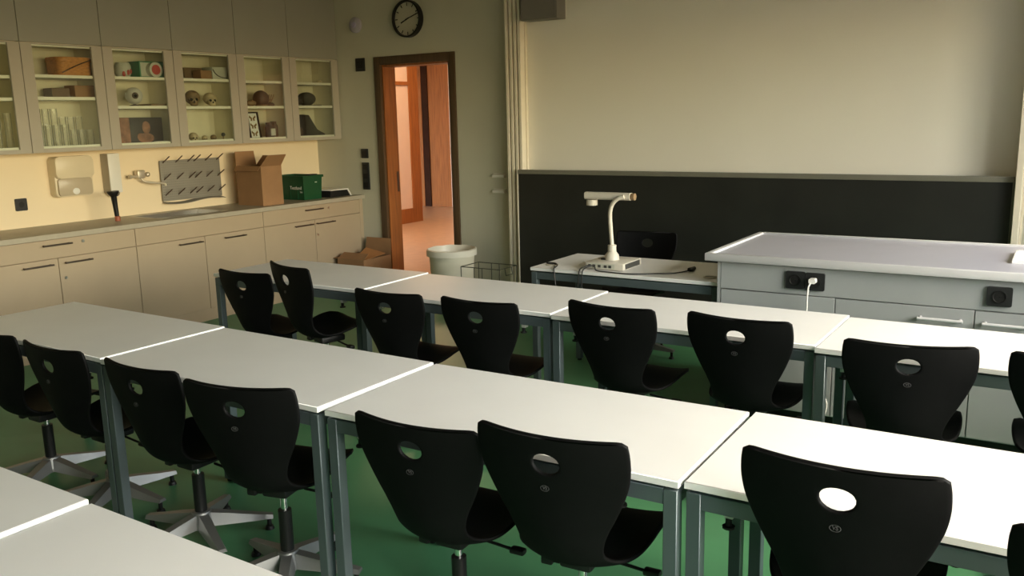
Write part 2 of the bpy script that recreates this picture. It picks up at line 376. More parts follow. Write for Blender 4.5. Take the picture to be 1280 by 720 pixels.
# ------------------------------------------------------------------ wall cabinets with glass doors
XU = -6.335
seams = [2.885, 3.518, 4.143, 4.771, 5.424, 6.045, 6.69]
SH = [(2.008, 1.855), (2.020, 1.862), (2.022, 1.796), (2.022, 1.792), (2.018, 1.792), (2.014, 1.794)]
CLB = ['leftmost glass-fronted wall cabinet, cut by the photo edge', 'glass-fronted wall cabinet holding the orange basket and rows of glassware', 'glass-fronted wall cabinet holding the eyeball model',
       'glass-fronted wall cabinet holding two skulls on its middle shelf', 'glass-fronted wall cabinet holding the framed butterflies', 'glass-fronted wall cabinet nearest the clock, at the right end of the row']
for i in range(6):
    y0, y1 = seams[i] + .001, seams[i + 1] - .001
    t = thing('wall_cabinet', CLB[i], 'cabinet', (0, 0, 0), 0, 'wall cabinets above the worktop')
    b = B(); s = .016
    b.box(XL + .014, XU - .022, y0, y0 + s, 1.465, 2.94).box(XL + .014, XU - .022, y1 - s, y1, 1.465, 2.94).box(XL + .014, XL + .02, y0, y1, 1.465, 2.94)
    b.box(XL + .014, XU - .022, y0, y1, 1.465, 1.49).box(XL + .014, XU - .022, y0, y1, 2.232, 2.25).box(XL + .014, XU - .022, y0, y1, 2.92, 2.94)
    b.build('carcass', 'cabinet_inside', t)
    B().box(XU - .05, XU - .0225, y0 + s, y1 - s, 1.4905, 1.508).build('bottom_edge', 'shelf_white', t)
    B().box(XU - .05, XU - .0225, y0 + s, y1 - s, 2.217, 2.2315).build('top_edge', 'shelf_white', t)
    for z in SH[i]:
        B().box(XL + .022, XU - .026, y0 + s + .001, y1 - s - .001, z - .022, z).build('shelf', 'shelf_white', t)
    st = .083; yy0, yy1 = y0 + .0012, y1 - .0012
    d = B().box(XU - .02, XU, yy0, yy0 + st, 1.463, 2.238, .001, 1).box(XU - .02, XU, yy1 - st, yy1, 1.463, 2.238, .001, 1).box(XU - .02, XU, yy0 + st, yy1 - st, 1.463, 1.492).box(XU - .02, XU, yy0 + st, yy1 - st, 2.229, 2.238).build('glass_door', 'door_stile', t)
    B().box(XU - .013, XU - .009, yy0 + st - .004, yy1 - st + .004, 1.489, 2.232).build('pane', 'glass_pane', d)
    B().box(XU - .02, XU, yy0, yy1, 2.242, 2.94, .001, 1).build('upper_door', 'upper_front', t)
tag(B().box(XL + .014, XU - .004, 6.692, 6.699, 1.465, 2.94).build('cabinet_filler', 'upper_front'), 'thin grey filler between the last wall cabinet and the door wall', 'strip')

# ---- cabinet contents: bottom shelf tops z=1.49(+.018 edge), others SH
XI = -6.52
ZB = 1.491
def boxthing(name, label, cat, x0, x1, y0, y1, z0, z1, m_, bev=.003, group=None):
    return tag(B().box(x0, x1, y0, y1, z0, z1, bev, 1).build(name, m_), label, cat, group)
# bay 0 : tall glass tubes
b = B(); 
def tube_glass(y, x, z0, h, rr, label, group):
    return tag(B().lathe([(rr * .9, 0), (rr, .004), (rr, h), (rr - .002, h), (rr - .002, .005), (.001, .005)], (x, y, z0), 16, cap1=False).build('measuring_cylinder', 'glassware'), label, 'glass', group)
tube_glass(3.37, -6.50, ZB, .30, .030, 'tall clear measuring cylinder in the leftmost wall cabinet, further left', None)
tube_glass(3.44, -6.47, ZB, .26, .026, 'tall clear measuring cylinder in the leftmost wall cabinet, further right', None)
tag(B().lathe([(.035, 0), (.05, .02), (.05, .06), (.02, .10), (.016, .20), (.02, .205)], (-6.5, 3.37, SH[0][0]), 18).build('glass_flask', 'glassware'), 'pale long-necked glass flask on the top shelf of the leftmost wall cabinet', 'flask')
# bay 1
t = thing('wicker_basket', 'orange round-cornered wicker basket on the top shelf of its cabinet', 'basket', (-6.50, 3.965, SH[1][0]))
B().rbox(-.10, .10, -.135, .135, .0005, .10, .05).build('body', 'wicker_orange', t)
B().rbox(-.105, .105, -.14, .14, .10, .135, .05, bev=.008).build('lid', 'wicker_orange', t)
B().tube([(.106, -.12, .02), (.107, 0, .075), (.106, .12, .12)], .004, 6).build('strap', 'wood_brown', t)
boxthing('cardboard_box', 'small brown cardboard box on the shelf below the wicker basket', 'box', -6.58, -6.44, 3.955, 4.115, SH[1][1], SH[1][1] + .09, 'cardboard')
boxthing('cardboard_box', 'dark flat box left of the small brown box above the glassware', 'box', -6.62, -6.50, 3.81, 3.95, SH[1][1], SH[1][1] + .07, 'cardboard_dark')
gl0 = None; k = 0
for row, xx in enumerate((-6.60, -6.48)):
    for q in range(7):
        y = 3.665 + q * .065 + row * .01
        if y > 4.10: continue
        h = (.29, .17)[row] if q < 4 else (.23, .13)[row]
        rr = .026
        o = B().lathe([(rr * .85, 0), (rr * .95, .004), (rr, h), (rr - .002, h), (rr - .003, .006), (.001, .006)], (xx, y, ZB), 14, cap1=False).build('beaker', 'glassware')
        tag(o, 'clear glass in the rows of glassware on the shelf below the small brown box', 'glass', 'rows of clear glassware'); k += 1
# bay 2
t = thing('anatomy_mug', 'pale round pot with red markings on the top shelf above the eyeball model', 'pot', (-6.50, 4.415, SH[2][0]))
B().lathe([(.045, 0), (.062, .03), (.062, .09), (.05, .115), (.046, .115), (.056, .09), (.001, .085)], seg=24, cap1=False).build('body', 'print_pale', t)
for a in (-.5, 0.1, .55): B().sph((.06 * math.cos(a), .06 * math.sin(a), .035 + .02 * a), .008, .014, .022, 10, 8).build('red_mark', 'print_red', t)
t = thing('tin_box', 'green and white box with a red disc on the top shelf above the eyeball model', 'box', (-6.52, 4.655, SH[2][0]))
B().box(-.08, .08, -.13, .10, .0005, .13, .004).build('body', 'print_green', t)
B().box(.0802, .0815, -.12, -.01, .01, .12).build('white_panel', 'print_pale', t)
t = thing('red_tin', 'pale round tin with a red disc beside the green box', 'tin', (-6.42, 4.64, SH[2][0]))
B().cyl((-.02, 0, .062), (.03, 0, .062), .06, seg=28).build('body', 'print_pale', t); B().cyl((.0302, 0, .062), (.032, 0, .062), .04, seg=24).build('red_disc', 'print_red', t)
t = thing('eyeball_model', 'large white eyeball model with dark iris on the middle shelf', 'model', (-6.50, 4.49, SH[2][1]), math.radians(-25))
B().sph((0, 0, .083), .068).build('eyeball', 'eye_white', t)
B().sph((.050, 0, .083), .024, .030, .030).build('iris', 'iris', t)
B().sph((.068, 0, .083), .009, .014, .014).build('pupil', 'pupil', t)
B().lathe([(.04, 0), (.04, .008), (.012, .014), (.012, .02)], seg=20).build('stand', 'wood_brown', t)
boxthing('flat_case', 'flat tan case lying on the shelf right of the eyeball model', 'case', -6.60, -6.42, 4.585, 4.735, SH[2][1], SH[2][1] + .018, 'bone_brown')
boxthing('book', 'narrow flesh-coloured upright book left of the dark picture box', 'book', -6.58, -6.44, 4.27, 4.385, ZB, ZB + .215, 'print_flesh')
t = thing('picture_box', 'dark picture box showing a flesh-coloured figure on the bottom shelf', 'box', (-6.54, 4.55, ZB))
B().box(-.06, .06, -.155, .165, .0005, .215, .003).build('body', 'print_dark', t)
b = B(); b.sph((.0605, .01, .135), .003, .038, .05, 16, 10).sph((.0605, .0, .05), .003, .075, .04, 16, 10).sph((.0605, -.05, .06), .003, .03, .03, 12, 8); b.build('figure_print', 'print_flesh', t)
boxthing('small_case', 'small flat pale case in front of the dark picture box', 'case', -6.455, -6.40, 4.60, 4.70, ZB, ZB + .022, 'print_pale')
# bay 3
t = thing('snake_model', 'upright green snake model at the left end of a top shelf', 'model', (-6.48, 4.925, SH[3][0]))
B().tube([(0, .05, .008), (0, -.01, .01), (0, -.015, .05), (0, .01, .10), (0, .0, .14), (0, -.03, .15)], [.009, .011, .011, .013, .016, .010], 8).build('body', 'olive_dark', t)
boxthing('storage_box', 'dark box with low lid standing behind the brown box on the top shelf', 'box', -6.62, -6.53, 5.02, 5.205, SH[3][0], SH[3][0] + .10, 'cardboard_dark')
boxthing('storage_box', 'brown box on the top shelf between the snake model and the white box', 'box', -6.51, -6.40, 5.085, 5.20, SH[3][0], SH[3][0] + .072, 'cardboard')
t = thing('white_box', 'white box with a dark curved line on the top shelf above the skulls', 'box', (-6.48, 5.295, SH[3][0]))
B().box(-.07, .07, -.08, .08, .0005, .105, .003).build('body', 'print_pale', t)
B().tube([(.0715, -.075, .085), (.072, -.05, .05), (.0715, 0, .022), (.0715, .075, .012)], .004, 6).build('dark_line', 'print_dark', t)
def skull(name, label, y, z, s, m_, rz=0, x=-6.48):
    t = thing(name, label, 'skull', (x, y, z), rz)
    b = B(); b.sph((-.02 * s, 0, .085 * s), .085 * s, .07 * s, .065 * s, 20, 14); b.sph((.045 * s, 0, .05 * s), .042 * s, .045 * s, .045 * s, 16, 10)
    b.build('cranium', m_, t)
    B().sph((.055 * s, 0, .02 * s), .035 * s, .038 * s, .0195 * s, 16, 8).build('jaw', m_, t)
    for sy in (-1, 1): B().sph((.076 * s, sy * .022 * s, .062 * s), .012 * s, .014 * s, .014 * s, 10, 8).build('eye_socket', 'pupil', t)
    B().sph((.086 * s, 0, .042 * s), .006 * s, .008 * s, .012 * s, 8, 6).build('nose_opening', 'pupil', t)
    return t
skull('skull', 'brown human-like skull on the middle shelf, left of the paler skull', 5.04, SH[3][1], .92, 'bone_brown', -.5)
skull('skull', 'paler smaller skull beside the brown skull on the middle shelf', 5.225, SH[3][1], .80, 'bone_pale', -.35)
t = thing('dark_figure', 'small dark figure at the left end of the bottom shelf under the skulls', 'figure', (-6.50, 4.90, ZB)); B().lathe([(.03, 0), (.012, .02), (.012, .09), (.026, .12), (.03, .15), (.02, .18), (.004, .19)], seg=16).build('body', 'print_dark', t)
for nm, lb, y, s, m_ in (('animal_skull', 'largest of the small pale animal skulls on the bottom shelf', 4.985, .55, 'bone_pale'), ('animal_skull', 'second small animal skull from the left on the bottom shelf', 5.10, .36, 'bone_pale'), ('animal_skull', 'third small animal skull from the left on the bottom shelf', 5.195, .38, 'bone_brown')):
    skull(nm, lb, y, ZB, s, m_, -.4, -6.44)
t = thing('small_globe', 'tiny dark globe on a foot at the right end under the skulls', 'globe', (-6.44, 5.30, ZB)); B().sph((0, 0, .055), .018).build('ball', 'doc_port', t); B().lathe([(.02, 0), (.02, .006), (.006, .012), (.006, .04)], seg=14).build('foot', 'bone_brown', t)
# bay 4
t = thing('dome_shell', 'dark brown domed shell on the middle shelf above the framed butterflies', 'shell', (-6.48, 5.80, SH[4][1])); 
B().sph((0, 0, .07), .075, .075, .075, 20, 12).build('dome', 'wood_brown', t); B().lathe([(.05, 0), (.06, .012), (.03, .02)], seg=20).build('foot', 'bone_brown', t)
t = thing('stone_mound', 'low brown rounded stone left of the domed shell', 'stone', (-6.46, 5.66, SH[4][1])); B().sph((0, 0, .028), .04, .055, .0278, 16, 8).build('stone', 'bone_brown', t)
t = thing('coral_branch', 'small branching brown coral at the right of a middle shelf', 'coral', (-6.50, 5.93, SH[4][1])); B().lathe([(.035, 0), (.04, .02), (.02, .035)], seg=14).build('base', 'wood_brown', t)
for a in (-.035, -.012, .012, .035): B().tube([(0, 0, .03), (0, a * .8, .07), (.005, a * 1.3, .11)], [.006, .005, .003], 6).build('branch', 'bone_brown', t)
t = thing('butterfly_frame', 'black framed display case with three butterflies', 'frame', (-6.47, 5.695, ZB), 0)
bm_ = Matrix.Rotation(math.radians(-8), 4, 'Y')
def frm(m_, nm, *bx):
    b = B()
    for q in bx: b.box(*q)
    b.xf(bm_); return b.build(nm, m_, t)
frm('black_plastic', 'frame', (-.012, .012, -.066, -.054, .0035, .252), (-.012, .012, .054, .066, .0035, .252), (-.012, .012, -.054, .054, .0035, .016), (-.012, .012, -.054, .054, .24, .252))
frm('paper_white', 'backing', (-.010, -.002, -.054, .054, .016, .24))
for z in (.055, .125, .195):
    b = B()
    for sy in (-1, 1):
        b.prism([(sy * .003, z), (sy * .034, z + .026), (sy * .038, z + .006), (sy * .02, z - .004)], 0.0, .002, 'x'); b.prism([(sy * .003, z), (sy * .02, z - .004), (sy * .024, z - .022), (sy * .01, z - .026)], 0.0, .002, 'x')
    b.xf(bm_); b.build('butterfly', 'butterfly', t)
t = thing('framed_picture', 'white picture frame half hidden left of the framed butterflies', 'frame', (-6.55, 5.60, ZB)); B().box(-.008, .008, -.07, .06, .0005, .20).build('frame', 'print_pale', t); B().box(.0082, .010, -.05, .04, .03, .17).build('picture', 'olive_dark', t)
t = thing('specimen_jar', 'specimen jar with pale label right of the framed butterflies', 'jar', (-6.45, 5.855, ZB)); B().lathe([(.042, 0), (.046, .006), (.046, .11), (.035, .125), (.035, .135)], seg=22).build('jar', 'print_dark', t); B().lathe([(.038, .1355), (.038, .15), (.001, .152)], seg=20).build('lid', 'black_plastic', t); B().box(.038, .0475, -.026, .026, .03, .095, .002, 1).build('paper_label', 'print_pale', t)
t = thing('specimen_jar', 'dark specimen jar at the right end beside the labelled jar', 'jar', (-6.50, 5.945, ZB)); B().lathe([(.04, 0), (.042, .006), (.042, .12), (.03, .14), (.03, .16), (.001, .162)], seg=20).build('jar', 'wood_brown', t)
# bay 5
t = thing('seashell', 'tiny pale shell on the top shelf nearest the clock', 'shell', (-6.46, 6.55, SH[5][0])); B().sph((0, 0, .016), .02, .034, .0158, 14, 8).build('shell', 'bone_pale', t)
t = thing('stuffed_hedgehog', 'dark furry hedgehog mount on the middle shelf nearest the clock', 'animal mount', (-6.48, 6.38, SH[5][1]), -.3)
b = B(); b.sph((0, 0, .068), .075, .095, .065, 20, 14); b.sph((.02, -.085, .045), .03, .045, .032, 14, 10); b.build('body', 'dark_fur', t)
B().box(-.08, .08, -.13, .12, .0005, .009, .002).build('plinth', 'wood_brown', t)
t = thing('relief_model', 'dark steep wedge-shaped relief model on the bottom shelf nearest the clock', 'model', (-6.50, 6.36, ZB))
B().prism([(-.16, .0005), (.21, .0005), (.21, .03), (.10, .07), (.0, .215), (-.07, .22), (-.10, .16)], -.10, .06, 'x', .004).build('wedge', 'print_dark', t)
t = thing('rock_sample', 'reddish brown rock left of the wedge-shaped relief model', 'rock', (-6.40, 6.19, ZB)); B().sph((0, 0, .05), .03, .036, .0495, 12, 8).build('rock', 'wood_brown', t)

# ------------------------------------------------------------------ wall fittings above the worktop
def socket_left(y0, y1, z0, z1, label):
    t = thing('wall_socket', label, 'socket', (XL + .012, (y0 + y1) / 2, (z0 + z1) / 2)); w_, h = (y1 - y0) / 2, (z1 - z0) / 2
    B().rbox(.0005, .012, -w_, w_, -h, h, .008, 'x').build('plate', 'socket_black', t)
    B().cyl((.012, 0, 0), (.0125, 0, 0), .022, seg=20).build('insert', 'black_plastic', t)
socket_left(3.528, 3.616, 1.032, 1.124, 'black square wall socket left of the paper towel dispenser')
t = thing('paper_towel_dispenser', 'cream paper towel dispenser on the splash wall', 'dispenser', (XL + .0125, 3.965, 1.265))
B().rbox(0, .082, -.155, .155, -.155, .155, .032, 'x', bev=.006).build('back_body', 'cream_plastic', t)
B().rbox(.02, .115, -.1555, .1555, -.012, .1555, .03, 'x', bev=.012).build('cover', 'cream_plastic', t)
B().rbox(.0825, .098, -.138, .138, -.145, -.014, .018, 'x', bev=.004).build('lower_tray', 'smoky_plastic', t)
B().sph((.092, 0, -.115), .012, .035, .03, 14, 8).build('paper_tuft', 'paper_white', t)
t = thing('soap_dispenser', 'white soap dispenser with grey side on the splash wall', 'dispenser', (XL + .0125, 4.31, 1.27))
B().box(0, .10, -.052, .052, -.16, .155, .006).build('housing', 'white_plastic', t)
B().box(.002, .098, -.0555, -.0525, -.158, .153).build('side_panel', 'grey_plastic', t)
B().tube([(.03, -.045, -.163), (.06, -.02, -.185), (.07, .02, -.185), (.05, .05, -.165)], .007, 8).build('pump_lever', 'chrome', t)
t = thing('black_funnel_tube', 'slim black tapered tube with flared top standing on the worktop', 'tube', (-6.40, 4.165, .902))
B().lathe([(.021, .0005), (.021, .035), (.016, .04)], seg=18).build('foot', 'red_brown', t)
B().lathe([(.017, .04), (.019, .12), (.023, .195), (.026, .2)], seg=18).xf(Matrix.Rotation(math.radians(4), 4, 'X')).build('stem', 'black_plastic', t)
B().lathe([(.026, .2), (.045, .225), (.045, .237), (.001, .238)], seg=20).xf(Matrix.Rotation(math.radians(4), 4, 'X')).build('flared_top', 'black_plastic', t)
t = thing('wall_tap', 'wall-mounted water tap with swivel spout between soap dispenser and drying rack', 'tap', (XL + .0125, 4.56, 1.225))
B().cyl((0, 0, 0), (.06, 0, 0), .024, seg=18).box(.03, .085, -.035, .035, -.018, .05, .008).build('body', 'tap_nickel', t)
B().cyl((.06, -.035, 0), (.06, -.095, 0), .011, seg=12).cyl((.06, -.09, -.0), (.06, -.105, 0), .019, seg=14).build('side_valve', 'tap_nickel', t)
B().sph((.075, .06, .012), .022).cyl((.06, .03, .01), (.075, .06, .012), .01, seg=10).build('knob', 'tap_nickel', t)
B().tube([(.06, .01, -.02), (.07, .03, -.045), (.12, .10, -.062), (.16, .155, -.07), (.165, .16, -.09)], .009, 10).build('spout', 'tap_nickel', t)
t = thing('drying_rack', 'grey perforated drying rack board with dark pegs above the sink', 'drying rack', (XL + .0125, 5.10, 1.155))
B().box(.008, .026, -.315, .315, -.165, .185, .004).build('board', 'rack_grey', t)
for y in (-.28, .28): B().cyl((0, y, .12), (.008, y, .12), .012, seg=10).build('standoff', 'rack_peg', t)
for z in (.165, .02, -.115):
    for y in (-.285, -.155, -.03, .037, .158, .282):
        B().cyl((.024, y, z), (.105, y + .012, z + .055), .0052, seg=8).build('peg', 'rack_peg', t)
b = B()
for k in range(20):
    y0, y1 = -.315 + k * .0315, -.315 + (k + 1) * .0315
    f_ = lambda y: -.168 - .012 * math.sin((y + .315) / .63 * 2 * math.pi)
    vs4 = [b.bm.verts.new(q) for q in ((.01, y0, f_(y0)), (.075, y0, f_(y0) - .012), (.075, y1, f_(y1) - .012), (.01, y1, f_(y1)))]
    b.bm.faces.new(vs4)
bmesh.ops.remove_doubles(b.bm, verts=b.bm.verts, dist=1e-5)
b.bm.normal_update(); bmesh.ops.solidify(b.bm, geom=b.bm.faces[:], thickness=.004)
b.build('drip_tray', 'rack_grey', t)
b = B()
for iy in range(30):
    for iz in range(16):
        y, z = -.30 + iy * .0207, -.15 + iz * .0213
        b.cyl((.0258, y, z), (.0264, y, z), .0038, seg=6)
o = b.build('perforations', 'wire_grey', t); o['kind'] = 'stuff'

# boxes on the worktop
def open_carton(name, label, loc, rz, sx, sy, h, flaps, m_in='cardboard', m_side=None):
    t = thing(name, label, 'box', loc, rz); th = .005
    b = B(); b.box(-sx / 2, sx / 2, -sy / 2, sy / 2, .0005, th).box(-sx / 2, -sx / 2 + th, -sy / 2, sy / 2, th, h).box(sx / 2 - th, sx / 2, -sy / 2, sy / 2, th, h).box(-sx / 2 + th, sx / 2 - th, -sy / 2, -sy / 2 + th, th, h).box(-sx / 2 + th, sx / 2 - th, sy / 2 - th, sy / 2, th, h)
    b.build('body', m_in, t)
    for side, ln, ang in flaps:            # ang: 0 = straight up, 90 = flat outward
        a = math.radians(ang); co, up = math.sin(a) * ln, math.cos(a) * ln
        w_ = (sy if side in '+x-x' else sx) / 2 - .002
        sg = 1 if side[0] == '+' else -1
        b = B()
        if side[1] == 'x':
            p = [(sg * (sx / 2 - .003), -w_, h + .001), (sg * (sx / 2 - .003), w_, h + .001), (sg * (sx / 2 + co), w_ - .012, h + up), (sg * (sx / 2 + co), -w_ + .012, h + up)]
        else:
            p = [(-w_, sg * (sy / 2 - .003), h + .001), (w_, sg * (sy / 2 - .003), h + .001), (w_ - .012, sg * (sy / 2 + co), h + up), (-w_ + .012, sg * (sy / 2 + co), h + up)]
        b.bm.faces.new([b.bm.verts.new(q) for q in p]); b.bm.normal_update(); bmesh.ops.solidify(b.bm, geom=b.bm.faces[:], thickness=.004)
        b.build('flap', m_in, t)
    return t
open_carton('cardboard_box', 'open brown cardboard box on the worktop left of the green crate', (-6.34, 5.585, .902), 0, .33, .245, .355, [('-x', .13, 5), ('+x', .13, 42), ('+y', .11, 40), ('-y', .05, 150)])
t = thing('plastic_crate', 'dark green plastic crate with white lettering on the worktop', 'crate', (-6.41, 6.135, .902))
cx, cy, ch = .195, .13, .232
def crate_ring(z0, z1, i0, i1, th=.006):
    b = B(); 
    def ring(q, z): return [(-cx + q, -cy + q, z), (cx - q, -cy + q, z), (cx - q, cy - q, z), (-cx + q, cy - q, z)]
    o0, o1, n0, n1 = ring(i0, z0), ring(i1, z1), ring(i0 + th, z0), ring(i1 + th, z1)
    V = [[b.bm.verts.new(p) for p in r_] for r_ in (o0, o1, n1, n0)]
    for a, c in ((0, 1), (1, 2), (2, 3), (3, 0)):
        for k in range(4): b.bm.faces.new((V[a][k], V[a][(k + 1) % 4], V[c][(k + 1) % 4], V[c][k]))
    return b
b = crate_ring(.0005, ch - .022, .016, .006); b.box(-cx + .018, cx - .018, -cy + .018, cy - .018, .001, .006); b.build('body', 'crate_green', t)
crate_ring(ch - .022, ch, -.006, -.006, .014).build('rim', 'crate_green', t)
for sx in (-.1, 0, .1): B().box(sx - .004, sx + .004, -cy + .0085, -cy + .016, .01, ch - .022).build('rib', 'crate_green', t)
B().box(cx - .05, cx + .012, -.05, .05, ch + .0005, ch + .012, .003).build('grip', 'black_plastic', t)
x_ = text_bm('Testland', .045); x_.xf(Matrix.Translation((.08, -cy + .009, .115)) @ RX90); x_.build('lettering', 'print_white', t)
x_ = text_bm('TV1', .022); x_.xf(Matrix.Translation((.15, -cy + .0095, .075)) @ RX90); x_.build('lettering', 'print_white', t)
B().box(cx - .0095, cx - .008, .03, .058, .16, .178).build('sticker', 'print_white', t)
t = thing('black_case', 'flat black case with pale sloping edge between the crate and the door wall', 'case', (-6.36, 6.47, .902))
B().prism([(-.14, .0005), (.14, .0005), (.10, .062), (-.13, .062)], -.17, .17, 'x', .004).xf(Matrix.Rotation(0, 4, 'Z')).build('body', 'black_plastic', t)
B().prism([(.1415, .001), (.16, .001), (.115, .074), (-.13, .074), (-.13, .064), (.102, .064)], -.175, .175, 'x', .002).build('pale_edge', 'white_plastic', t)

# ------------------------------------------------------------------ front wall fittings
t = thing('wall_clock', 'round black-rimmed wall clock above the doorway', 'clock', (-5.40, YF, 2.562))
R_ = .168
b = B(); b.lathe([(R_, 0), (R_, .055), (R_ - .012, .062), (R_ - .016, .05), (R_ - .018, .03)], seg=48, cap1=False).xf(RX90); b.build('rim', 'black_plastic', t)
B().lathe([(R_ - .017, .0), (R_ - .017, .028), (.001, .028)], seg=48).xf(RX90).build('dial', 'clock_face', t)
for k in range(12):
    a = math.radians(30 * k); b = B(); b.box(-.004, .004, R_ - .052, R_ - .022, .0285, .0295); b.xf(RX90 @ Matrix.Rotation(-a, 4, 'Z')); b.build('hour_mark', 'pupil', t)
def hand(name, deg, ln, w_, z):
    b = B(); b.box(-w_, w_, -.02, ln, z, z + .0015); b.xf(RX90 @ Matrix.Rotation(-math.radians(deg), 4, 'Z')); b.build(name, 'pupil', t)
hand('hour_hand', 246, .085, .006, .031); hand('minute_hand', 72, .135, .0045, .034)
t = thing('smoke_detector', 'small white round detector with violet lens on the wall left of the clock', 'detector', (-6.065, YF, 2.555))
B().lathe([(.075, 0), (.075, .02), (.055, .034), (.001, .036)], seg=28).xf(RX90).build('housing', 'pale_lavender', t)
B().lathe([(.03, .0355), (.026, .043), (.001, .045)], seg=20).xf(RX90).build('lens', 'pale_violet', t)  # lens is plain violet plastic, it emits nothing
def plate(label, x0, x1, z0, z1, extra, cat='switch', name='wall_switch'):
    t = thing(name, label, cat, ((x0 + x1) / 2, YF, (z0 + z1) / 2)); w_, h = (x1 - x0) / 2, (z1 - z0) / 2
    B().box(-w_, w_, -.014, -.0005, -h, h, .003).build('plate', 'socket_black', t)
    for dz in extra:
        B().box(-w_ * .62, w_ * .62, -.018, -.0145, dz - w_ * .6, dz + w_ * .6, .001, 1).build('rocker', 'black_plastic', t)
plate('black square plate on the wall left of the door frame top', -6.09, -5.975, 2.115, 2.24, [0])
plate('upper black square switch left of the doorway', -6.082, -5.993, 1.27, 1.362, [0])
t0 = plate('tall black switch and socket strip left of the doorway', -6.078, -5.99, .957, 1.227, [.09, 0, -.09])
for z, lb in ((1.125, 'upper pale holder on the wall right of the doorway'), (.985, 'lower pale holder on the wall right of the doorway')):
    t = thing('wall_holder', lb, 'holder', (-4.43, YF, z)); b = B(); b.prism([(-.0005, -.02), (-.0005, .018), (-.03, .0), (-.03, -.02)], -.065, .065, 'x'); b.build('body', 'white_plastic', t)

# sliding blackboard, white projection surface and side rails
t = thing('projection_surface', 'large white projection surface on the front wall above the blackboard', 'screen', (0, 0, 0))
B().box(-4.09, -.345, YF - .03, YF - .001, .12, 2.95).build('panel', 'screen_white', t)
def rail(x0, x1, label, n, dp=.13):
    t = thing('board_rail', label, 'rail', (0, 0, 0)); d = (x1 - x0) / n
    B().box(x0, x1, YF - .06, YF - .001, .02, 2.95).build('backplate', 'alu_rail', t)
    for k in range(n):
        B().box(x0 + k * d + d * .12, x0 + (k + 1) * d - d * .22, YF - dp, YF - .0605, .02, 2.95, .003, 1).build('profile', 'alu_rail', t)
rail(-4.262, -4.093, 'pale grooved vertical board rail right of the doorway', 4)
rail(-.345, -.285, 'pale vertical board rail at the right end of the blackboard', 1, .21)
BY = YF - .16
t = thing('blackboard', 'wide dark sliding blackboard behind the teacher tables', 'blackboard', (0, 0, 0))
B().box(-4.13, -.355, BY, BY + .024, .16, 1.150).build('panel', 'board_black', t)
B().box(-4.13, -.345, BY - .008, BY + .024, 1.151, 1.188, .002, 1).build('top_profile', 'board_ledge', t)
B().box(-4.142, -4.131, BY - .004, BY + .024, .14, 1.188).build('side_profile', 'alu_rail', t)
B().box(-.354, -.343, BY - .004, BY + .024, .14, 1.150).build('side_profile', 'board_ledge', t)
B().box(-4.13, -.355, BY - .03, BY + .024, .14, .159).build('bottom_profile', 'board_ledge', t)
t = thing('wall_speaker', 'grey box speaker hanging at the top left of the projection surface', 'speaker', (-3.88, YF - .03, 2.43))
B().box(-.175, .175, -.16, -.012, 0, .30, .004).build('housing', 'box_grey', t); B().box(.12, .17, -.012, -.0005, .02, .28).build('bracket', 'white_plastic', t)
B().box(-.16, .16, -.163, -.1605, .015, .285).build('grille', 'box_grey', t)

# ------------------------------------------------------------------ waste bin, wire basket, floor cartons
t = thing('waste_bin', 'white round waste bin with liner beside the doorway', 'bin', (-4.72, 6.32, 0))
B().lathe([(.17, .0005), (.18, .01), (.205, .43), (.222, .432), (.222, .475), (.215, .478), (.208, .45), (.17, .02), (.001, .02)], seg=36, cap1=False).build('bucket', 'bin_white', t)
b = B(); b.lathe([(.228, .43), (.229, .483), (.214, .49), (.20, .44), (.165, .10), (.001, .08)], seg=36, cap0=False, cap1=False)
for v in b.bm.verts:
    a = math.atan2(v.co.y, v.co.x); rr = math.hypot(v.co.x, v.co.y)
    if rr > .1: v.co.z += .002 * math.sin(9 * a) * (1 if v.co.z > .4 else 0)
b.build('liner', 'bin_liner', t)
t = thing('wire_basket', 'thin dark wire basket on the floor between waste bin and blackboard', 'basket', (-4.135, 6.05, 0))
def wire(n_, *p): B().tube(p, .004, 6, False).build(n_, 'wire_grey', t)
w2, d2_, h2 = .195, .13, .41
for z in (.02, .19, h2): wire('wire_ring', (-w2, -d2_, z), (w2, -d2_, z), (w2, d2_, z), (-w2, d2_, z), (-w2, -d2_, z))
for x in (-w2, -.06, .02, w2):
    for y in (-d2_, d2_): wire('wire_upright', (x, y, .004), (x, y, h2))
wire('handle', (w2, -.05, h2), (w2 + .01, -.05, h2 - .06), (w2 + .01, .05, h2 - .06), (w2, .05, h2)); wire('cross_wire', (-.06, -d2_, .26), (w2, -d2_, .26)); wire('cross_wire', (-w2, -d2_, .02), (-w2, d2_, .02))
open_carton('floor_carton', 'open cardboard carton on the floor left of the doorway', (-5.87, 6.42, 0), 0, .34, .40, .325, [('+y', .16, 8), ('-x', .22, 92), ('-y', .10, -60)], 'cardboard')
t = thing('packing_paper', 'folded orange cardboard insert sticking out of the floor carton', 'insert', (-5.85, 6.44, .22))
b = B(); b.bm.faces.new([b.bm.verts.new(q) for q in ((-.13, -.16, .02), (.12, -.17, .10), (.13, .12, .13), (-.12, .12, .17))]); b.bm.normal_update(); bmesh.ops.solidify(b.bm, geom=b.bm.faces[:], thickness=.006); b.build('sheet', 'cardboard_orange', t)

